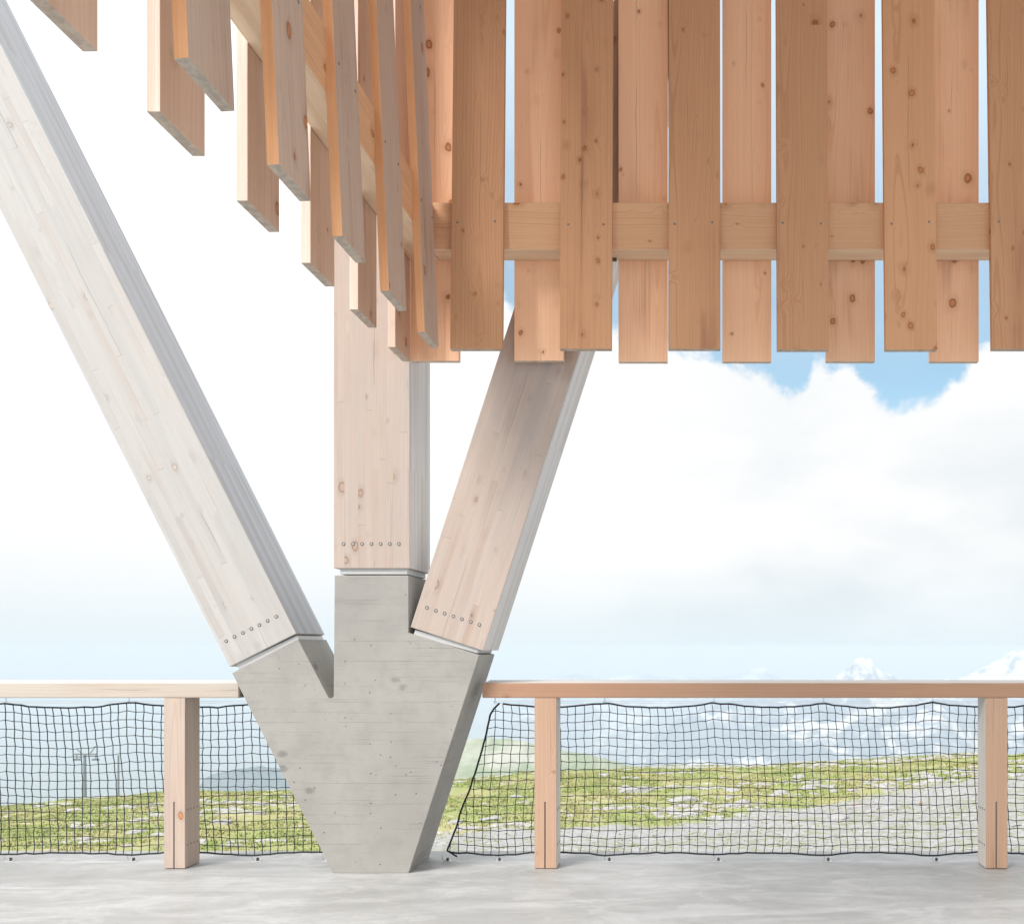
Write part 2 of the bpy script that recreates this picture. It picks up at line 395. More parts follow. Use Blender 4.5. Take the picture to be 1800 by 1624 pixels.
class Tubes:
    def __init__(s): s.v = []; s.f = []
    def seg(s, p, q, r, k=4, r2=None, cap=False):
        p = Vector(p); q = Vector(q); r2 = r if r2 is None else r2
        a = (q - p)
        if a.length < 1e-6: return
        a.normalize(); u = a.cross(Vector((0, 1, 0)) if abs(a.y) < .9 else Vector((1, 0, 0))).normalized(); w_ = a.cross(u)
        b = len(s.v)
        for c, rad in ((p, r), (q, r2)):
            for i in range(k):
                t = 2 * math.pi * (i + .5) / k
                s.v.append(c + u * math.cos(t) * rad + w_ * math.sin(t) * rad)
        for i in range(k):
            j = (i + 1) % k; s.f.append((b + i, b + j, b + k + j, b + k + i))
        if cap:
            s.f.append(tuple(b + i for i in range(k))[::-1]); s.f.append(tuple(b + k + i for i in range(k)))
    def path(s, pts, r, k=6):
        for p, q in zip(pts, pts[1:]): s.seg(p, q, r, k, cap=True)
    def knot(s, c, r):
        b = len(s.v); c = Vector(c)
        for o_ in ((1, 0, 0), (-1, 0, 0), (0, 1, 0), (0, -1, 0), (0, 0, 1), (0, 0, -1)): s.v.append(c + Vector(o_) * r)
        for t in ((0, 2, 4), (2, 1, 4), (1, 3, 4), (3, 0, 4), (2, 0, 5), (1, 2, 5), (3, 1, 5), (0, 3, 5)): s.f.append(tuple(b + i for i in t))
    def mesh(s):
        me = bpy.data.meshes.new('m'); me.from_pydata([tuple(v) for v in s.v], [], s.f); me.validate(); return me


def frame(origin, xa, za):
    """matrix whose local x and z run along the given directions"""
    xa = Vector(xa).normalized(); za = Vector(za).normalized(); ya = za.cross(xa).normalized(); xa = ya.cross(za)
    m = Matrix((xa, ya, za)).transposed().to_4x4(); m.translation = Vector(origin); return m


# ------------------------------------------------------------------ floor
me = prism_mesh([(-10.5, -.28), (7.5, -.28), (7.5, 0), (-10.5, 0)], 11.46, .006)
floor = link_mesh('floor', me, M_FLOOR, None, Matrix.Translation((0, -5.0, 0))); tag(floor, kind='structure')

# ------------------------------------------------------------------ concrete footing
D0, TH = 5.82, .445
foot_px = [(407.8, 1182.5), (523.6, 1122.8), (575.5, 1222), (578, 1227), (583, 1228), (586.5, 1223), (588, 1011), (718, 1011), (718, 1112),
           (842.3, 1151), (718, 1534), (585, 1534)]
poly = []
for px_, py_ in foot_px:
    p = at(px_, py_, D0); poly.append((p.x, max(p.z, 0.0) if py_ < 1500 else 0.0))
bm = bmesh.new()
me = prism_mesh(poly, TH, .0035, 2)
footing = link_mesh('concrete_footing', me, M_CONC, None, Matrix.Translation((0, D0, 0)))
tag(footing, 'grey board-marked concrete footing with three arms carrying the timber struts', 'footing')


# ------------------------------------------------------------------ timber struts
bolt_bm = bmesh.new()
bmesh.ops.create_cone(bolt_bm, cap_ends=True, segments=14, radius1=.0066, radius2=.0066, depth=.0016)
me_bolt = bpy.data.meshes.new('bolt'); bolt_bm.to_mesh(me_bolt); bolt_bm.free(); me_bolt.materials.append(M_BOLT)
hole_bm = bmesh.new()
bmesh.ops.create_cone(hole_bm, cap_ends=True, segments=14, radius1=.0104, radius2=.0104, depth=.0018)
me_hole = bpy.data.meshes.new('hole'); hole_bm.to_mesh(me_hole); hole_bm.free(); me_hole.materials.append(M_DARK)


def strut(label, a, b, axis_px, length, mat, bolts, plate):
    A, B = at(*a, D0), at(*b, D0)
    xa = B - A; wd = xa.length; mid = (A + B) / 2
    za = Vector((axis_px[0], 0, -axis_px[1])).normalized()
    t = thing('timber_strut', label, 'strut', mid, 'struts fanning out of the concrete footing')
    m = frame((0, 0, 0), xa, za)
    # frame() squares x to z; y then points away from the camera
    if m.col[1].y < 0: m = frame((0, 0, 0), -xa, za)
    body = link_mesh('beam', box_mesh(wd, TH, length, .004), mat, t, m)
    for bx, by in bolts:
        p = at(bx, by, D0) - mid
        rot = Matrix.Rotation(R(90), 4, 'X')
        hole = link_mesh('bolt_hole', me_hole, None, t, Matrix.Translation(p + Vector((0, -.0008, 0))) @ rot)
        bo = link_mesh('bolt_head', me_bolt, None, t, Matrix.Translation(p + Vector((0, -.0013, 0))) @ rot)
    pa, pb = at(*plate[0], D0), at(*plate[1], D0)
    pm = (pa + pb) / 2 - mid
    pl = prism_mesh([(-(pb - pa).length / 2, -.033), ((pb - pa).length / 2, -.033), ((pb - pa).length / 2, .002), (-(pb - pa).length / 2, .002)], TH - .055, .002, 1)
    ang = math.atan2((pb - pa).z, (pb - pa).x)
    link_mesh('base_plate', pl, M_PLATE, t, Matrix.Translation(pm + Vector((0, .018, 0))) @ Matrix.Rotation(-ang, 4, 'Y'))
    return t


strut('whitish timber strut leaning steeply out to the left, seen along its full length', (403, 1170.3), (521.3, 1114.8), (-.4487, -.8937), 6.2, M_GLULAM_W,
      [(397.8, 1126.6), (412.3, 1119), (427, 1112), (442, 1105), (456, 1098.5), (470.5, 1091), (485.8, 1083.6)], ((413, 1167.5), (520, 1116.8)))
strut('upright pale timber strut on the middle arm of the concrete footing', (586.5, 998.8), (720, 998.8), (0, -1), 4.6, M_GLULAM,
      [(604, 956), (620.5, 956), (636.5, 956), (653, 956), (669, 956), (685, 956), (701, 956)], ((596, 999), (714.5, 999)))
strut('pinkish timber strut leaning to the right behind the hanging planks', (720.7, 1104.5), (850, 1141), (.309, -.951), 5.0, M_GLULAM,
      [(750.5, 1068), (766, 1073.2), (781.5, 1078), (797, 1083), (812, 1088), (827.5, 1092.8), (842.5, 1098)], ((728, 1106.8), (841, 1138.6)))

# ------------------------------------------------------------------ slatted timber screens
TOP = 5.62
PT = .042                       # plank thickness
YR, XL = 5.74, -1.6535          # inner face of the outer rows
HB = EYE + 1.640                # underside of the planks
YF, XF = 5.51, -1.423           # inner face of the inner rows at their lower end
BZ0, BZ1, BT = EYE + 2.215, EYE + 2.476, .165
TILT = R(2.45)

scr_bm = bmesh.new(); bmesh.ops.create_cone(scr_bm, cap_ends=True, segments=8, radius1=.007, radius2=.006, depth=.003)
me_screw = bpy.data.meshes.new('screw'); scr_bm.to_mesh(me_screw); scr_bm.free(); me_screw.materials.append(M_SCREW)

front = thing('timber_screen', 'orange slatted timber screen hanging across the upper right, planks on both sides of one beam', 'screen', (1.0, YR, HB))
side = thing('timber_screen', 'slatted timber screen of staggered planks rising toward the viewer at upper left', 'screen', (XL, 3.5, HB))


def plank(parent, origin, facing, mat, width=.28, tilt=0., length=None, screws=False, label=None):
    """facing 'front': width along +X from the origin, facing -Y; 'right': width along +Y, facing +X"""
    o = Vector(origin) - parent.location
    L = (length or (TOP - origin[2])) / math.cos(tilt)
    wdt = width + random.uniform(-.002, .002)
    mesh = box_mesh(wdt, PT, L, .0028, .0012)
    if facing == 'front':
        m = Matrix.Translation(o + Vector((wdt / 2, 0, 0))) @ Matrix.Rotation(-tilt, 4, 'X')
    else:
        m = Matrix.Translation(o + Vector((0, wdt / 2, 0))) @ Matrix.Rotation(-tilt, 4, 'Y') @ Matrix.Rotation(R(90), 4, 'Z')
    # local z noise differs because each board has its own object random
    p = link_mesh('plank', mesh, mat, parent, m)
    if label: p['label'] = label
    if screws:
        zc = .705 / math.cos(tilt)
        for sx in (-wdt * .36 + random.uniform(-.01, .01), wdt * .36 + random.uniform(-.01, .01)):
            link_mesh('screw', me_screw, None, p, Matrix.Translation((sx, -.001, zc + random.uniform(-.012, .012))) @ Matrix.Rotation(R(90), 4, 'X'))
    return p


# rear row of the front screen, hung upright behind the beam
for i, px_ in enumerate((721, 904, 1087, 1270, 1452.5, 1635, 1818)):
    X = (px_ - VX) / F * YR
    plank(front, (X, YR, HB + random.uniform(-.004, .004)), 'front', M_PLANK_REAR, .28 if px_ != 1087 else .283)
# front row, fixed before the beam and leaning in toward the viewer at its lower end
for i, px_ in enumerate((791, 983.5, 1174.5, 1366, 1556.5, 1744.5, 1936)):
    X = (px_ - VX) / F * YF
    plank(front, (X, YF, HB + random.uniform(-.004, .004)), 'front', M_PLANK, .286, TILT, None, True)
# beam of the front screen
bl = 3.95
link_mesh('beam', box_mesh(BZ1 - BZ0, BT - .002, bl, .004), M_BEAM, front,
          frame(Vector((XL + BT + .002, YR - BT, (BZ0 + BZ1) / 2)) - front.location, (0, 0, -1), (1, 0, 0)))
# outer row of the side screen
for k in range(7):
    y0 = 5.46 - k * .5965
    plank(side, (XL, y0, HB + random.uniform(-.004, .004)), 'right', M_PLANK_PALE, .28 if k else YR - .002 - y0)
# inner row of the side screen
for k in range(6):
    y0 = 5.206 - k * .603
    plank(side, (XF, y0, HB + random.uniform(-.004, .004)), 'right', M_PLANK_INNER, .278, TILT, None, True)
# beam of the side screen, butting on the corner
y1 = 1.3
link_mesh('beam', box_mesh(BZ1 - BZ0, BT - .002, YR - y1 - .001, .004), M_BEAM, side,
          frame(Vector((XL + .001, y1, (BZ0 + BZ1) / 2)) - side.location, (0, 0, 1), (0, 1, 0)))
# little steel bracket under the front beam
bk = link_mesh('bracket', box_mesh(.03, .03, .012, .001), M_DARK, front, Matrix.Translation(Vector(((1079 - VX) / F * 5.70, 5.69, BZ0 - .0125)) - front.location))

# assumed timber roof above the view, its extent set for bounce and daylight
M_CEIL = wood('unseen_ceiling_boards', (.66, .37, .18), (.44, .21, .09), stain=.1)
ceil = bpy.data.objects.new('unseen_ceiling', None); C.objects.link(ceil); tag(ceil, kind='structure'); ceil.location = (0, 0, TOP)
me_cb = box_mesh(.292, .05, 4.2, .003)
for i in range(36):
    link_mesh('ceiling_board', me_cb, M_CEIL, ceil, frame((XL - .0 + .1 + .3 * i, 5.84, .052), (1, 0, 0), (0, -1, 0)))

# ------------------------------------------------------------------ railings
YRAIL, RD, PD = 5.93, .225, .175
RAIL_B, RAIL_T = at(0, 1226.3, YRAIL).z, at(0, 1200.3, YRAIL).z


def rail_mesh(x0, x1):
    """handrail with its top sloping up to the outside"""
    L = x1 - x0
    bm = bmesh.new()
    prof = [(0, RAIL_B), (RD, RAIL_B), (RD, RAIL_T + .011), (0, RAIL_T)]
    hh = (RAIL_T - RAIL_B)
    a = [bm.verts.new((-(p[1] - RAIL_B - hh / 2), p[0], 0)) for p in prof]
    b = [bm.verts.new((-(p[1] - RAIL_B - hh / 2), p[0], L)) for p in prof]
    bm.faces.new(a); bm.faces.new(b[::-1])
    for i in range(4):
        j = (i + 1) % 4; bm.faces.new((a[j], a[i], b[i], b[j]))
    bmesh.ops.recalc_face_normals(bm, faces=bm.faces)
    bmesh.ops.bevel(bm, geom=bm.edges[:], offset=.004, segments=2, affect='EDGES')
    me = bpy.data.meshes.new('m'); bm.to_mesh(me); bm.free(); return me


def post(parent, pxl, pxr, slot_px, mat, dots_side):
    x0, x1 = (pxl - VX) / F * YRAIL, (pxr - VX) / F * YRAIL
    wd = x1 - x0; s = (slot_px - VX) / F * YRAIL - (x0 + x1) / 2
    hs = at(0, 1409, YRAIL).z; top = RAIL_B - .001
    g_ = .0036
    poly = [(-wd / 2, .004), (s - g_, .004), (s - g_, hs), (s + g_, hs), (s + g_, .004), (wd / 2, .004), (wd / 2, top), (-wd / 2, top)]
    me = prism_mesh(poly, PD, .0014, 1)
    base = Vector(((x0 + x1) / 2, YRAIL + .001, 0)) - parent.location
    p = link_mesh('post', me, mat, parent, Matrix.Translation(base))
    link_mesh('steel_fin', box_mesh(.006, PD - .012, hs - .02, 0), M_DARK, p, Matrix.Translation((s, .006, .012)))
    side_x = wd / 2 if dots_side > 0 else -wd / 2
    for zc in (at(0, 1424, YRAIL).z, at(0, 1486, YRAIL).z):
        for k in range(4):
            link_mesh('screw', me_screw, None, p, Matrix.Translation((side_x, .03 + k * .038, zc)) @ Matrix.Rotation(R(90), 4, 'Y'))
    return p


def hook_mesh():
    t = Tubes()
    t.seg((0, 0, 0), (0, 0, -.030), .0022, 6, cap=True)
    pts = [(.007 * math.sin(a), 0, -.037 + .007 * math.cos(a)) for a in np.linspace(0, 2 * math.pi, 9)]
    t.path(pts, .002, 5)
    return t.mesh()


me_hook = hook_mesh(); me_hook.materials.append(M_STEEL)
YNET = 6.127
NB = 6.15


def railing(label, x0, x1, mat, posts, hooks, px_end=None):
    t = thing('railing', label, 'railing', ((x0 + x1) / 2, YRAIL, 0))
    link_mesh('handrail', rail_mesh(x0, x1), mat, t, frame(Vector((x0, YRAIL, (RAIL_B + RAIL_T) / 2)) - t.location, (0, 0, -1), (1, 0, 0)))
    for q in posts: post(t, *q)
    for hx in hooks:
        link_mesh('eye_hook', me_hook, None, t, Matrix.Translation(Vector((hx, YNET, RAIL_B)) - t.location))
    for k, dz_ in enumerate((.030, .041)):
        tb = Tubes(); xa_, xb_ = x0 + .05, x1 - .02
        N_ = 12
        tb.path([(xa_ + (xb_ - xa_) * i / N_, YNET + .006, RAIL_B - dz_ - .0015 * math.sin(math.pi * i / N_)) for i in range(N_ + 1)], .0011, 4)
        link_mesh('wire', tb.mesh(), M_STEEL, t, Matrix.Translation(-t.location))
    return t


def xn(px, depth=YNET): return (px - VX) / F * depth


left_hooks = [xn(q) for q in (443.5, 227, 10.5, -206, -422)]
right_hooks = [xn(q) for q in (870.5, 1063, 1255, 1447.5, 1640, 1833)]
rl = railing('whitish wooden railing to the left of the concrete footing', -6.6, (420 - VX) / F * YRAIL, M_RAIL_W,
             [(288, 325, 305.5, M_POST_P, 1), (-492, -455, -473, M_POST_P, 1)], left_hooks)
rr_ = railing('reddish wooden railing to the right of the concrete footing', (847.5 - VX) / F * YRAIL, 3.3, M_RAIL,
              [(939.5, 978, 958, M_POST, 1), (1733.2, 1771.3, 1751.5, M_POST, -1)], right_hooks)
# dark block filling the gap between left rail and the footing
link_mesh('rail_gap_block', box_mesh(.055, .10, .075, .001), M_DARK, rl,
          Matrix.Translation(Vector(((420 - VX) / F * YRAIL + .0285, YRAIL + .04, RAIL_B + .006)) - rl.location))

# ------------------------------------------------------------------ safety nets
ZT, ZTm = RAIL_B - .040, RAIL_B - .075
ZB, ZBm = .040, .058


def net(label, cat, hooks, xa_, xb_, edge=None, mat=M_NET):
    hooks = sorted(hooks)
    def u_of(x):
        # 0 at a hook, 1 midway between hooks
        best = min(abs(x - h_) for h_ in hooks); sp = abs(hooks[1] - hooks[0]) / 2
        return min(1., best / sp)
    def top(x):
        u = u_of(x); return ZT - (ZT - ZTm) * (1 - (1 - u) ** 2.2) * .8 + .004 * math.sin(x * 5.1)
    def bot(x):
        u = u_of(x); return ZB + (ZBm - ZB) * (1 - (1 - u) ** 1.8) + .003 * math.sin(x * 7.3 + 1)
    rows = 18
    cell = .0497
    cols = int((xb_ - xa_) / cell)
    rn = random.Random(len(label))
    P = {}
    colshift = [rn.uniform(-.003, .003) for _ in range(cols + 1)]
    for r_ in range(rows + 1):
        v = r_ / rows
        for c_ in range(cols + 1):
            x = xa_ + (xb_ - xa_) * c_ / cols + colshift[c_]
            x += .016 * math.sin(v * 3.1 + x * 1.3) + .006 * math.sin(v * 7. + c_ * .31) + .0035 * (.5 if r_ % 2 else -.5) + rn.uniform(-.0015, .0015) + .009 * v
            x -= .014 * (v - .5)
            z = bot(x) * (1 - v) + top(x) * v
            # the mesh hangs: rows sag between knots, each thread slopes
            z += (.0020 if (r_ + c_) % 2 else -.0020) * (1 if 0 < r_ < rows else 0) + rn.uniform(-.0018, .0018) + (.007 * math.sin(x * 2.9 + r_ * .35) + .004 * math.sin(x * 8.1 + r_ * .8)) * math.sin(math.pi * v)
            y = YNET + .012 * math.sin(x * 1.7 + v * 2.) * (v * (1 - v) * 4) + rn.uniform(-.0015, .0015)
            P[r_, c_] = Vector((x, y, z))
    t = thing('safety_net', label, cat, ((xa_ + xb_) / 2, YNET, 0))
    tb = Tubes()
    def lim(z):  # left boundary by height
        return edge(z) if edge else -99
    def inside(p):
        return p.x > lim(p.z) and not (right_lim and p.x > right_lim(p.z))
    right_lim = edge_right.get(label)
    def clip(p, q):
        ip, iq = inside(p), inside(q)
        if ip and iq: return p, q
        if not ip and not iq: return None
        a, b = (p, q) if ip else (q, p)
        lo, hi = 0., 1.
        for _ in range(12):
            m_ = (lo + hi) / 2
            if inside(a.lerp(b, m_)): lo = m_
            else: hi = m_
        return a, a.lerp(b, lo)
    for (r_, c_), p in P.items():
        if r_ < rows:
            s_ = clip(p, P[r_ + 1, c_])
            if s_: tb.seg(*s_, .0028)
        if c_ < cols and 0 < r_ < rows:
            s_ = clip(p, P[r_, c_ + 1])
            if s_: tb.seg(*s_, .0028)
        if inside(p) and 0 < r_ < rows: tb.knot(p, .0054)
    o = link_mesh('net_mesh', tb.mesh(), mat, t, Matrix.Translation(-t.location)); o['kind'] = 'stuff'
    for r_ in (0, rows):
        rp = Tubes(); pts = []
        for c_ in range(cols + 1):
            p = P[r_, c_]
            if inside(p) or inside(p + Vector((.02, 0, 0))): pts.append(p + Vector((0, rn.uniform(-.002, .002), rn.uniform(-.003, .003))))
        rp.path(pts, .0056, 6)
        for p in pts:
            if rn.random() < .5:
                rp.seg(p, p + Vector((rn.uniform(-.008, .008), 0, rn.uniform(-.010, .004))), .0018)
        link_mesh('border_rope', rp.mesh(), mat, t, Matrix.Translation(-t.location))
    rp = Tubes()
    if edge:
        zs = np.linspace(ZB + .03, ZT - .002, 26)
        rp.path([Vector((edge(z) + rn.uniform(-.002, .002), YNET + rn.uniform(-.003, .003), z)) for z in zs], .0062, 6)
        rp.path([Vector((edge(ZB + .03), YNET, ZB + .03)), Vector((edge(ZB + .03) + .062, YNET, ZB - .008))], .0055, 6)
    if right_lim:
        zs = np.linspace(ZB, ZT, 20)
        rp.path([Vector((right_lim(z), YNET, z)) for z in zs], .005, 6)
    link_mesh('border_rope', rp.mesh(), mat, t, Matrix.Translation(-t.location))
    return t


edge_pts = [(ZB + .03, xn(785.7)), (at(0, 1448, YNET).z, xn(804)), (at(0, 1431, YNET).z, xn(808)), (at(0, 1391, YNET).z, xn(824)), (at(0, 1337, YNET).z, xn(842)),
            (at(0, 1301, YNET).z, xn(852)), (at(0, 1250, YNET).z, xn(863)), (at(0, 1236, YNET).z, xn(878))]
ez, ex = [q[0] for q in edge_pts], [q[1] for q in edge_pts]
def net_edge(z): return float(np.interp(z, ez, ex))
# left face of the footing at the depth of the net
fl = [(at(0, 1534, D0).z, at(585, 1534, D0).x), (at(0, 1182.5, D0).z, at(407.8, 1182.5, D0).x)]
edge_right = {'black mesh net stretched under the whitish railing left of the concrete footing':
              lambda z: float(np.interp(z, [q[0] for q in fl], [q[1] for q in fl])) - .012}
net('black mesh net stretched under the whitish railing left of the concrete footing', 'net', left_hooks, -5.4, xn(575))
net('black mesh net stretched under the reddish railing right of the concrete footing', 'net', right_hooks, xn(778), 3.0, net_edge)


def floor_bracket(label, x, y=NB):
    t = thing('floor_bracket', label, 'bracket', (x, y, 0), 'brackets that hold the nets down')
    a = Tubes(); a.path([(0, YNET - y, .045), (0, YNET - y, .030), (0, 0, .006), (.030, 0, .006), (.036, 0, .008)], .0030, 6)
    link_mesh('hook', a.mesh(), M_STEEL, t)
    bm = bmesh.new(); bmesh.ops.create_cube(bm, size=1)
    for v in bm.verts: v.co = Vector((v.co.x * .055 + .022, v.co.y * .035, (v.co.z + .5) * .0035))
    me = bpy.data.meshes.new('m'); bm.to_mesh(me); bm.free()
    link_mesh('foot_plate', me, M_STEEL, t)
    bm = bmesh.new(); bmesh.ops.create_cone(bm, cap_ends=True, segments=6, radius1=.010, radius2=.007, depth=.018)
    for v in bm.verts: v.co += Vector((.028, 0, .012))
    me = bpy.data.meshes.new('m'); bm.to_mesh(me); bm.free()
    link_mesh('nut', me, M_DARK, t)


for px_, where in ((13, 'floor bracket of the left net nearest the photo\'s left edge'),
                   (229, 'floor bracket under the left net between photo edge and pale post'),
                   (447, 'floor bracket under the left net between pale post and footing'),
                   (571, 'floor bracket at the end of the left net, tight against the footing'),
                   (781, 'floor bracket at the slanting end of the right net beside the footing'),
                   (872, 'floor bracket under the right net between footing and first reddish post'),
                   (1065, 'first floor bracket to the right of the reddish post near the footing'),
                   (1257, 'second floor bracket from the reddish post near the footing'),
                   (1450, 'third floor bracket from the reddish post near the footing'),
                   (1640, 'floor bracket just left of the knotty post at the right edge')):
    floor_bracket(where, xn(px_ - 2, NB))


# ------------------------------------------------------------------ meadow
def vnoise(x, y, seed=0):
    xi = np.floor(x).astype(np.int64); yi = np.floor(y).astype(np.int64); xf = x - xi; yf = y - yi
    def hsh(a, b):
        h_ = (a * 374761393 + b * 668265263 + seed * 1442695041) & 0xffffffff
        h_ = ((h_ ^ (h_ >> 13)) * 1274126177) & 0xffffffff
        return ((h_ ^ (h_ >> 16)) & 0xffff) / 65535.
    u = xf * xf * (3 - 2 * xf); v = yf * yf * (3 - 2 * yf)
    return (hsh(xi, yi) * (1 - u) + hsh(xi + 1, yi) * u) * (1 - v) + (hsh(xi, yi + 1) * (1 - u) + hsh(xi + 1, yi + 1) * u) * v


def fbm(x, y, oct_=5, seed=0, gain=.5, ridged=False):
    s = np.zeros_like(x); a = 1.; tot = 0.
    for o_ in range(oct_):
        n_ = vnoise(x, y, seed + o_)
        if ridged: n_ = 1 - np.abs(2 * n_ - 1)
        s += a * n_; tot += a; a *= gain; x = x * 2.03 + 7.1; y = y * 2.03 + 3.7
    return s / tot


RIDGE_Y = 54.
ridge_px = [(-400, 1440), (0, 1418), (150, 1405), (290, 1395), (450, 1391), (790, 1373), (840, 1370), (940, 1361), (1100, 1351), (1350, 1348), (1400, 1343),
            (1550, 1338), (1700, 1329), (1800, 1325), (2200, 1300)]
gravel_px = [(-900, 1600), (500, 1530), (700, 1470), (790, 1458), (900, 1457), (1000, 1455), (1100, 1449), (1200, 1443), (1250, 1438), (1300, 1424), (1400, 1414), (1500, 1400),
             (1600, 1384), (1720, 1371), (1800, 1362), (2200, 1335)]
rx, ry = [q[0] for q in ridge_px], [q[1] for q in ridge_px]
gx, gy = [q[0] for q in gravel_px], [q[1] for q in gravel_px]


def fall(x, y):
    """angle of depression of the ground (as a slope) at x, y before relief is added"""
    px_ = VX + x / y * F
    sr = (np.interp(px_, rx, ry) - VY) / F
    return sr


def ground_z(x, y, relief=True):
    x = np.asarray(x, float); y = np.asarray(y, float)
    yc = np.clip(y, 8., None)
    px_ = VX + x / yc * F
    sr = (np.interp(px_, rx, ry) - VY) / F
    t = np.clip((yc - 24.) / (RIDGE_Y - 24.), 0, 1)
    s0 = .215
    s = s0 + (sr - s0) * (1 - (1 - t) ** 1.8)
    z = EYE - s * yc
    near = EYE - .215 * 24.
    zn = -.9 + (near + .9) * np.clip((y - 6.5) / 17.5, 0, 1) ** 1.1
    z = np.where(y < 24, zn, z)
    over = np.clip(y - RIDGE_Y, 0, None)
    zr = EYE - sr * RIDGE_Y
    z = np.where(y > RIDGE_Y, zr - .16 * over - .0022 * np.minimum(over, 60) ** 2, z)
    if relief:
        a = np.clip((y - 9) / 8, 0, 1)
        z = z + a * ((fbm(x * .22, y * .22, 4, 3) - .5) * .55 + (fbm(x * 1.1, y * 1.1, 3, 9) - .5) * .14)
    z = np.maximum(z, -640. + 0 * z)
    return z


def grid_mesh(X, Y, Z):
    ny, nx = X.shape
    co = np.stack([X, Y, Z], -1).reshape(-1, 3)
    idx = np.arange(ny * nx).reshape(ny, nx)
    f = np.stack([idx[:-1, :-1], idx[:-1, 1:], idx[1:, 1:], idx[1:, :-1]], -1).reshape(-1, 4)
    return mesh_from(co, f)


def mesh_from(co, f, smooth=True):
    me = bpy.data.meshes.new('m'); k = f.shape[1]
    me.vertices.add(len(co)); me.vertices.foreach_set('co', co.astype(np.float32).ravel())
    me.loops.add(f.size); me.loops.foreach_set('vertex_index', f.astype(np.int32).ravel())
    me.polygons.add(len(f)); me.polygons.foreach_set('loop_start', np.arange(0, f.size, k, dtype=np.int32))
    me.polygons.foreach_set('loop_total', np.full(len(f), k, dtype=np.int32))
    me.update(calc_edges=True)
    me.polygons.foreach_set('use_smooth', np.full(len(f), smooth)); return me


def gravel_amount(x, y):
    yc = np.clip(y, 8., None); px_ = VX + x / yc * F
    z = ground_z(x, y, False); py_ = VY + (EYE - z) / yc * F
    b_ = py_ - np.interp(px_, gx, gy) + (fbm(x * .8, y * .8, 3, 21) - .5) * 10
    return np.clip(b_ / 5 + .5, 0, 1), b_


ys = np.concatenate([np.linspace(6.47, 20, 30), np.arange(20.3, 60, .25), 60 * 1.07 ** np.arange(0, 74)])
ys = ys[ys < 8500]
xs = np.concatenate([-50 * 1.14 ** np.arange(38, 0, -1), np.arange(-50, 30, .28), 30 * 1.14 ** np.arange(0, 42)])
xs = xs[(xs > -8500) & (xs < 8500)]
X, Y = np.meshgrid(xs, ys)
Z = ground_z(X, Y)
me = grid_mesh(X, Y, Z)
gr, gb = gravel_amount(X, Y)
path = np.clip(1 - np.abs(gb - 14) / 13, 0, 1)           # the bare track along the upper edge of the gravel
for nm, arr in (('gravel', gr), ('path', path)):
    at_ = me.attributes.new(nm, 'FLOAT', 'POINT'); at_.data.foreach_set('value', arr.astype(np.float32).ravel())

M_GROUND, n = material('alpine_ground')
P = n.new('ShaderNodeTexCoord').outputs['Object']
ga = n.new('ShaderNodeAttribute', attribute_name='gravel').outputs['Fac']
pa_ = n.new('ShaderNodeAttribute', attribute_name='path').outputs['Fac']
n1 = n.noise(n.scaled(P, (.35, .35, 0)), 1., 4, .6)
n2 = n.noise(n.scaled(P, (1.6, 3.0, 0)), 1., 5, .65)
n3 = n.noise(n.scaled(P, (7, 7, 7)), 1., 4, .7)
gc = n.mix(n.mr(n1, .40, .60), (.26, .305, .11), (.36, .34, .17))
gc = n.mix(n.m('MULTIPLY', n.mr(n2, .45, .7), .7), gc, (.40, .34, .23))
gc = n.mix(n.m('MULTIPLY', n.mr(n3, .35, .75), .6), gc, (.21, .24, .10))
stone = n.mix(n.mr(n3, .35, .68), (.37, .37, .375), (.28, .28, .285))
sm = n.m('MULTIPLY', n.mr(n2, .60, .66), n.mr(n1, .42, .52))
gc = n.mix(sm, gc, (.50, .48, .46))
grav = n.mix(n.m('MULTIPLY', n.mr(n2, .46, .60), n.m('SUBTRACT', .62, n.m('MULTIPLY', pa_, .60))), stone, (.21, .225, .11))
far_c = n.mix(n.mr(n.noise(n.scaled(P, (.004, .004, 0)), 1., 5, .6), .4, .6), (.10, .14, .05), (.20, .20, .13))
ysep = n.sep(P)[1]
col = n.mix(ga, gc, grav)
col = n.mix(n.mr(ysep, 70., 200.), col, far_c)
finish(n, col, .9, n.m('ADD', n.m('MULTIPLY', n3, .6), n2), .08, .8, .1)
ground = link_mesh('ground', me, M_GROUND); tag(ground, kind='structure')

# grass blades
M_GRASS, n = material('meadow_grass')
P = n.new('ShaderNodeTexCoord').outputs['Object']
n1 = n.noise(n.scaled(P, (.35, .35, 0)), 1., 4, .6)
n2 = n.noise(n.scaled(P, (1.3, 2.2, 0)), 1., 4, .6)
gc = n.mix(n.mr(n1, .40, .60), (.28, .345, .115), (.39, .375, .18))
gc = n.mix(n.m('MULTIPLY', n.mr(n2, .46, .66), .55), gc, (.43, .34, .22))
gc = n.mix(n.mr(n.noise(P, 5., 2), .45, .7), gc, (.25, .30, .11))
p = finish(n, gc, .8, spec=.1)
NG = 62000
gxv = rng.uniform(-42, 21, NG * 2); gyv = 22 + (57 - 22) * rng.random(NG * 2) ** .8
pxv = VX + gxv / gyv * F
gm, _ = gravel_amount(gxv, gyv)
dens = np.where(gm > .5, .16, 1.) * (fbm(gxv * .8, gyv * .8, 3, 5) > .38)
keep = (pxv > -150) & (pxv < 1950) & (rng.random(NG * 2) < dens)
gxv, gyv, gmv = gxv[keep][:NG], gyv[keep][:NG], gm[keep][:NG]
gzv = ground_z(gxv, gyv)
k = len(gxv)
vs = []; fs = []
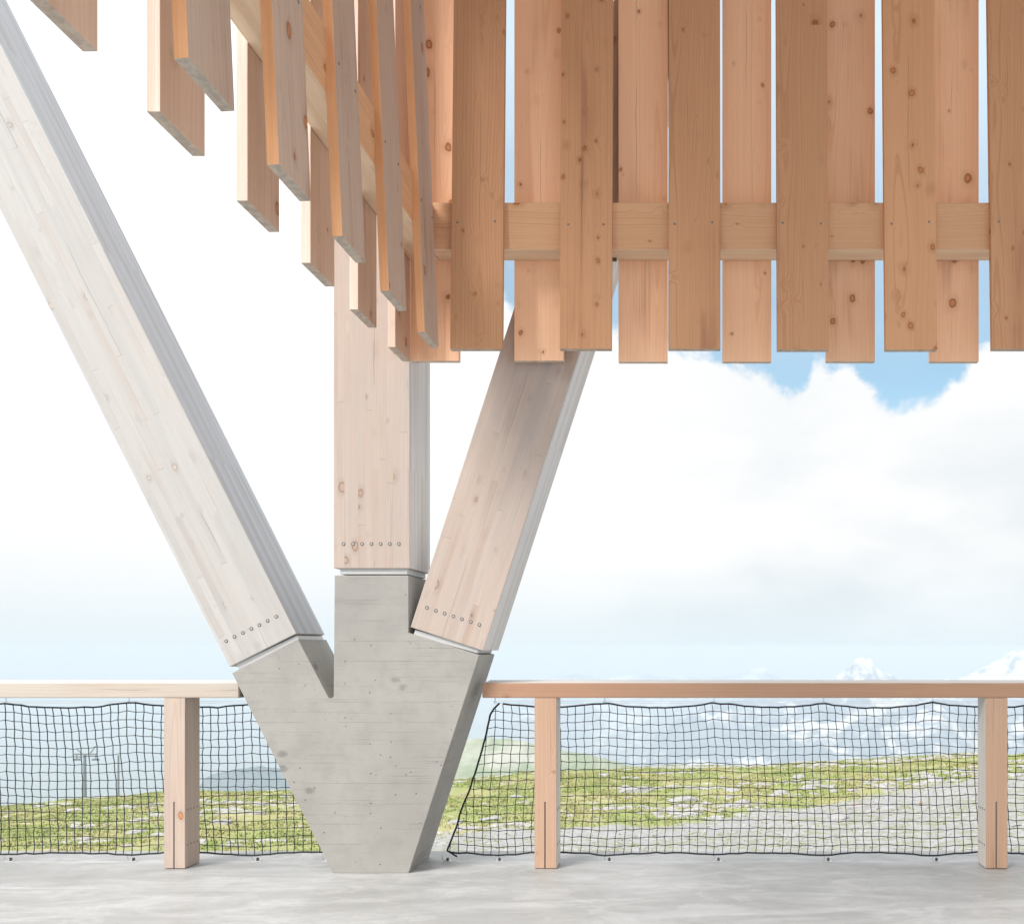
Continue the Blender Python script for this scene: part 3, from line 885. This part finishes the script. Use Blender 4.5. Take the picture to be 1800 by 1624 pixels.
for b_ in range(3):
    ang = rng.uniform(0, math.tau, k); hgt = rng.uniform(.03, .085, k) * np.where(gmv > .5, .6, 1.); wd = rng.uniform(.018, .05, k)
    bx = gxv + rng.uniform(-.09, .09, k); by = gyv + rng.uniform(-.09, .09, k)
    lx = np.cos(ang + 1.4) * hgt * .6; ly = np.sin(ang + 1.4) * hgt * .6
    a_ = np.stack([bx - np.cos(ang) * wd, by - np.sin(ang) * wd, gzv - .02], -1)
    c_ = np.stack([bx + np.cos(ang) * wd, by + np.sin(ang) * wd, gzv - .02], -1)
    t_ = np.stack([bx + lx, by + ly, gzv + hgt], -1)
    vs.append(np.stack([a_, c_, t_], 1).reshape(-1, 3))
co = np.concatenate(vs); f = np.arange(len(co)).reshape(-1, 3)
grass = link_mesh('grass', mesh_from(co, f, False), M_GRASS)
tag(grass, 'short green and straw coloured alpine grass beyond the terrace', 'grass', kind='stuff')

# stones
M_ROCK, n = material('pale_limestone')
P = n.new('ShaderNodeTexCoord').outputs['Object']
n1 = n.noise(P, 3., 4, .6); n2 = n.noise(P, 22., 4, .7)
finish(n, n.mix(n.mr(n2, .35, .7), n.mix(n.mr(n1, .4, .6), (.48, .475, .47), (.38, .375, .375)), (.26, .255, .255)), .9, n.m('ADD', n1, n.m('MULTIPLY', n2, .4)), .05, .8, .15)


def stone_mesh(seed, flat=.4):
    rs = random.Random(seed); bm = bmesh.new(); bmesh.ops.create_icosphere(bm, subdivisions=2, radius=1)
    planes = [(Vector((rs.gauss(0, 1), rs.gauss(0, 1), rs.gauss(0, .8))).normalized(), rs.uniform(.55, .85)) for _ in range(9)]
    for v in bm.verts:
        for nn, dd in planes:
            e = v.co.dot(nn) - dd
            if e > 0: v.co -= nn * e
        v.co *= rs.uniform(.95, 1.05); v.co.z *= flat
    me = bpy.data.meshes.new('stone'); bm.to_mesh(me); bm.free(); me.materials.append(M_ROCK); return me


stones = [stone_mesh(i, random.uniform(.28, .55)) for i in range(7)]
base = []
for me_ in stones:
    c_ = np.empty(len(me_.vertices) * 3); me_.vertices.foreach_get('co', c_)
    base.append((c_.reshape(-1, 3), np.array([p_.vertices[:] for p_ in me_.polygons])))
# countless small stones, denser in bands of outcrop and over the gravel
co_l, f_l, nb = [], [], 0
cnt = 0
while cnt < 2700:
    x_ = random.uniform(-42, 20); y_ = 22.5 + 32.5 * random.random() ** .8
    px_ = VX + x_ / y_ * F
    if not (-120 < px_ < 1920): continue
    gmx = float(gravel_amount(np.array([x_]), np.array([y_]))[0][0])
    band = float(fbm(np.array([x_ * .16]), np.array([y_ * .5]), 3, 44)[0])
    pr = .5 if gmx > .5 else (1.0 if band > .60 else (.25 if band > .54 else .02))
    if px_ < 620: pr *= .45
    if random.random() > pr: continue
    s_ = random.uniform(.03, .085) if gmx > .5 else random.uniform(.05, .19) * (1.1 if band > .6 else .7)
    zg = float(ground_z(np.array([x_]), np.array([y_]))[0])
    c_, ff = base[random.randrange(7)]
    a_ = random.uniform(0, math.tau); ca, sa = math.cos(a_), math.sin(a_)
    sx_ = s_ * random.uniform(1, 2.2)
    q = np.stack([(c_[:, 0] * ca - c_[:, 1] * sa) * sx_ + x_, (c_[:, 0] * sa + c_[:, 1] * ca) * s_ + y_, c_[:, 2] * s_ * .9 + zg], -1)
    co_l.append(q); f_l.append(ff + nb); nb += len(q); cnt += 1
o = link_mesh('small_stones', mesh_from(np.concatenate(co_l), np.concatenate(f_l), False), M_ROCK)
tag(o, 'small pale stones strewn over the meadow and gravel', 'stones', kind='stuff')

rock_spots = [  # px, py of the foot in the photograph, width px, label
    (238, 1462, 34, 'long pale rock slab in grass seen through the net left of the pale post'),
    (160, 1482, 26, 'pale rock low in the grass below the lift mast'),
    (225, 1487, 20, 'small pale rock beside the floor bracket left of the pale post'),
    (388, 1446, 40, 'wide flat white rock in grass between pale post and footing'),
    (452, 1430, 30, 'flat white rock high on the slope just left of the footing'),
    (420, 1486, 22, 'pale rock at the foot of the meadow between pale post and footing'),
    (866, 1440, 46, 'broad pale rock slab in grass near the slanting edge of the right net'),
    (800, 1446, 34, 'pale rock slab between the footing and the slanting net edge'),
    (908, 1402, 28, 'small pale rock just left of the first reddish post'),
    (1062, 1363, 24, 'tiny pale rock on the ridge right of the first reddish post'),
    (1120, 1392, 60, 'long low rock band in grass halfway up, left of the bare mountain face'),
    (1200, 1407, 52, 'grey rock slab with a dark crack in mid meadow'),
    (1290, 1390, 44, 'pale rock on the slope straight below the big mountain'),
    (1372, 1393, 36, 'pale rock left of where the gravel track climbs'),
    (1405, 1366, 30, 'pale rock on the upper meadow near the ridge'),
    (1597, 1378, 17, 'upright white boulder alone in green grass above the track'),
    (1640, 1369, 30, 'thin white rock streak on upper meadow near the knotty post'),
    (1520, 1422, 60, 'large grey boulder patch on the gravel beside the reddish stone'),
    (1560, 1425, 46, 'grey rock on the gravel right of the reddish stone'),
    (1475, 1436, 48, 'flat pale slab on the gravel lower left of the reddish stone'),
    (1785, 1450, 30, 'grey rock on gravel to the right of the knotty post')]
for i, (px_, py_, wpx, lab) in enumerate(rock_spots):
    s_ = (py_ - VY) / F
    ysx = np.linspace(22, 53.5, 240); xx = (px_ - VX) / F * ysx
    err = np.abs((EYE - ground_z(xx, ysx)) / ysx - s_); y_ = float(ysx[err.argmin()]); x_ = (px_ - VX) / F * y_
    r_ = wpx / F * y_ / 2
    o = bpy.data.objects.new('rock', stones[i % 7]); C.objects.link(o)
    o.location = (x_, y_, float(ground_z(np.array([x_]), np.array([y_]))[0]) + r_ * .04)
    o.scale = (r_ * 1.1, r_ * .9, r_ * .62); o.rotation_euler = (0, 0, random.uniform(-.4, .4))
    tag(o, lab, 'rock', 'pale rocks lying in the meadow')
M_RUST, n = material('reddish_stone')
P = n.new('ShaderNodeTexCoord').outputs['Object']
finish(n, n.mix(n.noise(P, 6., 4, .6), (.42, .20, .12), (.30, .17, .12)), .9)
me_r = stones[2].copy(); me_r.materials.clear(); me_r.materials.append(M_RUST)
for px_, py_, wpx, lab in ((1503, 1417, 14, 'reddish stone among grey rocks on the gravel'), (1619, 1411, 8, 'small rust coloured stone on the gravel track')):
    s_ = (py_ - VY) / F; ysx = np.linspace(22, 53.5, 240); xx = (px_ - VX) / F * ysx
    err = np.abs((EYE - ground_z(xx, ysx)) / ysx - s_); y_ = float(ysx[err.argmin()]) - .5; x_ = (px_ - VX) / F * y_
    o = bpy.data.objects.new('rock', me_r); C.objects.link(o); r_ = wpx / F * y_ / 2
    o.location = (x_, y_, float(ground_z(np.array([x_]), np.array([y_]))[0]) + r_ * .5); o.scale = (r_, r_, r_ * 1.3)
    tag(o, lab, 'rock', 'reddish stones on the gravel')


# ------------------------------------------------------------------ hills and mountains
def massif(name, prof, depth, base_z, span, rough, seed, mat, nx=260, ny=90, ridged=True, back=.6):
    """terrain whose crest follows the photographed skyline; slopes fall toward and away from the viewer"""
    pxs = np.array([q[0] for q in prof], float); pys = np.array([q[1] for q in prof], float)
    u = np.linspace(pxs[0], pxs[-1], nx); crest = np.interp(u, pxs, pys)
    v = np.linspace(-1, back, ny)
    U, V = np.meshgrid(u, v)
    Yc = depth + V * span
    Xc = (U - VX) / F * depth
    zc = EYE + (VY - np.interp(U, u, crest)) / F * depth
    a = np.abs(V); prof_ = np.where(V < 0, (1 - a) ** 1.25, 1 - (a / back) ** 1.2)
    H = zc - base_z
    nz_ = fbm(Xc / span * 3.2, Yc / span * 3.2, 7, seed, .52, ridged) - .55
    env = np.clip(a * 6, 0, 1) * np.clip((1 - a) * 3 + .1, 0, 1)
    Zc = base_z + H * prof_ + nz_ * rough * env * np.clip(H / H.max(), .1, 1)
    Zc += (fbm(U / 9., V * 3, 4, seed + 50) - .5) * rough * .16 * (1 - np.clip(a * 6, 0, 1))
    # ends run down to the base
    e = np.clip(np.minimum((U - u[0]), (u[-1] - U)) / 60., 0, 1); Zc = base_z + (Zc - base_z) * (e if prof[0][1] > 1300 else np.maximum(e, 0 * e + (U > u[0] + 60)))
    o_ = link_mesh(name, grid_mesh(Xc, Yc, Zc), mat); tag(o_, kind='structure'); return o_


def rock_mat(name, a, b, snow, lo, hi, sc_):
    m, n = material(name)
    P = n.new('ShaderNodeTexCoord').outputs['Object']
    n1 = n.noise(n.scaled(P, (sc_, sc_, sc_ * 1.4)), 1., 7, .62, .6); n2 = n.noise(n.scaled(P, (sc_ * 5, sc_ * 5, sc_ * 7)), 1., 5, .65)
    c_ = n.mix(n.mr(n2, .35, .65), a, b)
    hz = n.mr(n.sep(P)[2], -200., -20., 0., .15)
    sm_ = n.mr(n.m('ADD', n.m('ADD', n1, hz if snow[0] > .7 else 0.), n.m('MULTIPLY', n.m('SUBTRACT', n2, .5), .35)), lo, hi)
    c_ = n.mix(sm_, c_, snow)
    finish(n, c_, .9, n2, 8., .5, .05); return m


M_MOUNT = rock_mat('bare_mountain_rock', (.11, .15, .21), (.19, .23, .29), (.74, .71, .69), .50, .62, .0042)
M_HILL_G = rock_mat('green_hill', (.20, .25, .13), (.27, .29, .18), (.42, .41, .34), .52, .66, .006)
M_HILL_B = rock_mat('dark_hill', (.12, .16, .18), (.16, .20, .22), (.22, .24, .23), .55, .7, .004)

massif('mountain', [(1085, 1372), (1110, 1345), (1130, 1315), (1160, 1287), (1195, 1263), (1235, 1244), (1290, 1232), (1330, 1222), (1380, 1214), (1430, 1208), (1470, 1192),
                    (1492, 1172), (1508, 1160), (1520, 1158), (1536, 1164), (1552, 1179), (1572, 1190), (1620, 1204), (1700, 1230), (1800, 1262), (1900, 1300), (2050, 1370)],
       3000, -560, 900, 190, 5, M_MOUNT, 420, 150)
massif('mountain', [(1380, 1330), (1480, 1262), (1560, 1222), (1610, 1203), (1660, 1196), (1695, 1189), (1725, 1176), (1748, 1162), (1762, 1156), (1775, 1145), (1795, 1141), (1840, 1140), (1900, 1156), (2000, 1150), (2200, 1330)],
       3700, -600, 1000, 210, 17, M_MOUNT, 380, 130)
massif('mountain', [(860, 1310), (900, 1230), (950, 1190), (1010, 1182), (1060, 1190), (1130, 1184), (1200, 1190), (1280, 1186), (1325, 1174), (1345, 1170), (1365, 1188), (1450, 1200), (1600, 1330)],
       5600, -620, 1300, 120, 31, M_MOUNT, 300, 80)
massif('hill', [(640, 1420), (720, 1330), (780, 1303), (824, 1297), (860, 1294), (905, 1297), (940, 1305), (975, 1314), (1020, 1320), (1060, 1330), (1100, 1342), (1160, 1356), (1260, 1400)],
       900, -230, 330, 26, 8, M_HILL_G, 220, 80, ridged=False)
massif('hill', [(300, 1400), (340, 1375), (355, 1368), (385, 1357), (420, 1350), (460, 1346), (520, 1352), (600, 1370), (700, 1420)],
       800, -240, 300, 16, 12, M_HILL_B, 160, 60, ridged=False)


# ------------------------------------------------------------------ lift mast and pole
def ground_at(x_, y_): return float(ground_z(np.array([x_]), np.array([y_]))[0])


DM = 170.
pm = at(149, 1326, DM); gz = ground_at(pm.x, DM)
mast = thing('lift_mast', 'hazy grey ski lift mast with a crossbar and angled arms on top', 'mast', (pm.x, DM, gz))
def local(px_, py_): q = at(px_, py_, DM) - mast.location; return q
hm = pm.z - gz
t = Tubes(); t.seg((0, 0, 0), (0, 0, hm), .46, 12, .22, cap=True); link_mesh('mast_tube', t.mesh(), M_MAST, mast)
t = Tubes(); t.seg(local(131, 1325), local(170, 1325), .17, 6, cap=True); link_mesh('crossbar', t.mesh(), M_MAST, mast)
for a_, b_ in (((149, 1328), (134, 1315)), ((157, 1326), (168, 1311))):
    t = Tubes(); t.seg(local(*a_), local(*b_), .10, 5, cap=True); link_mesh('arm', t.mesh(), M_MAST, mast)
for a_ in (135, 168):
    t = Tubes()
    t.seg(local(a_, 1326), local(a_, 1333), .08, 5, cap=True)
    for k_ in range(4):
        c_ = local(a_ - 4.5 + k_ * 3, 1334); t.seg(c_ + Vector((0, -.15, 0)), c_ + Vector((0, .15, 0)), .13, 10, cap=True)
    t.seg(local(a_ - 7, 1335.5), local(a_ + 7, 1335.5), .07, 5, cap=True)
    link_mesh('sheave_train', t.mesh(), M_MAST, mast)
DP = 170.
pp = at(208, 1327, DP); gz = ground_at(pp.x, DP)
t = Tubes(); t.seg((0, 0, 0), (0, 0, pp.z - gz), .24, 8, .15, cap=True)
pole = link_mesh('pole', t.mesh(), M_MAST, None, Matrix.Translation((pp.x, DP, gz)))
tag(pole, 'thin plain grey pole in the haze right of the lift mast', 'pole')

# ------------------------------------------------------------------ air
M_HAZE, n = material('haze')
pv = n.new('ShaderNodeVolumePrincipled', {'Color': (.71, .80, .91), 'Density': 4.5e-4, 'Anisotropy': 0.0})
n.new('ShaderNodeOutputMaterial', {'Volume': pv.outputs[0]})
bm = bmesh.new(); bmesh.ops.create_cube(bm, size=1)
for v in bm.verts: v.co = Vector((v.co.x * 19000, v.co.y * 19000, -642 if v.co.z < 0 else 8.))
me = bpy.data.meshes.new('m'); bm.to_mesh(me); bm.free()
haze = link_mesh('haze', me, M_HAZE); tag(haze, 'pale mountain haze', 'haze', kind='stuff')
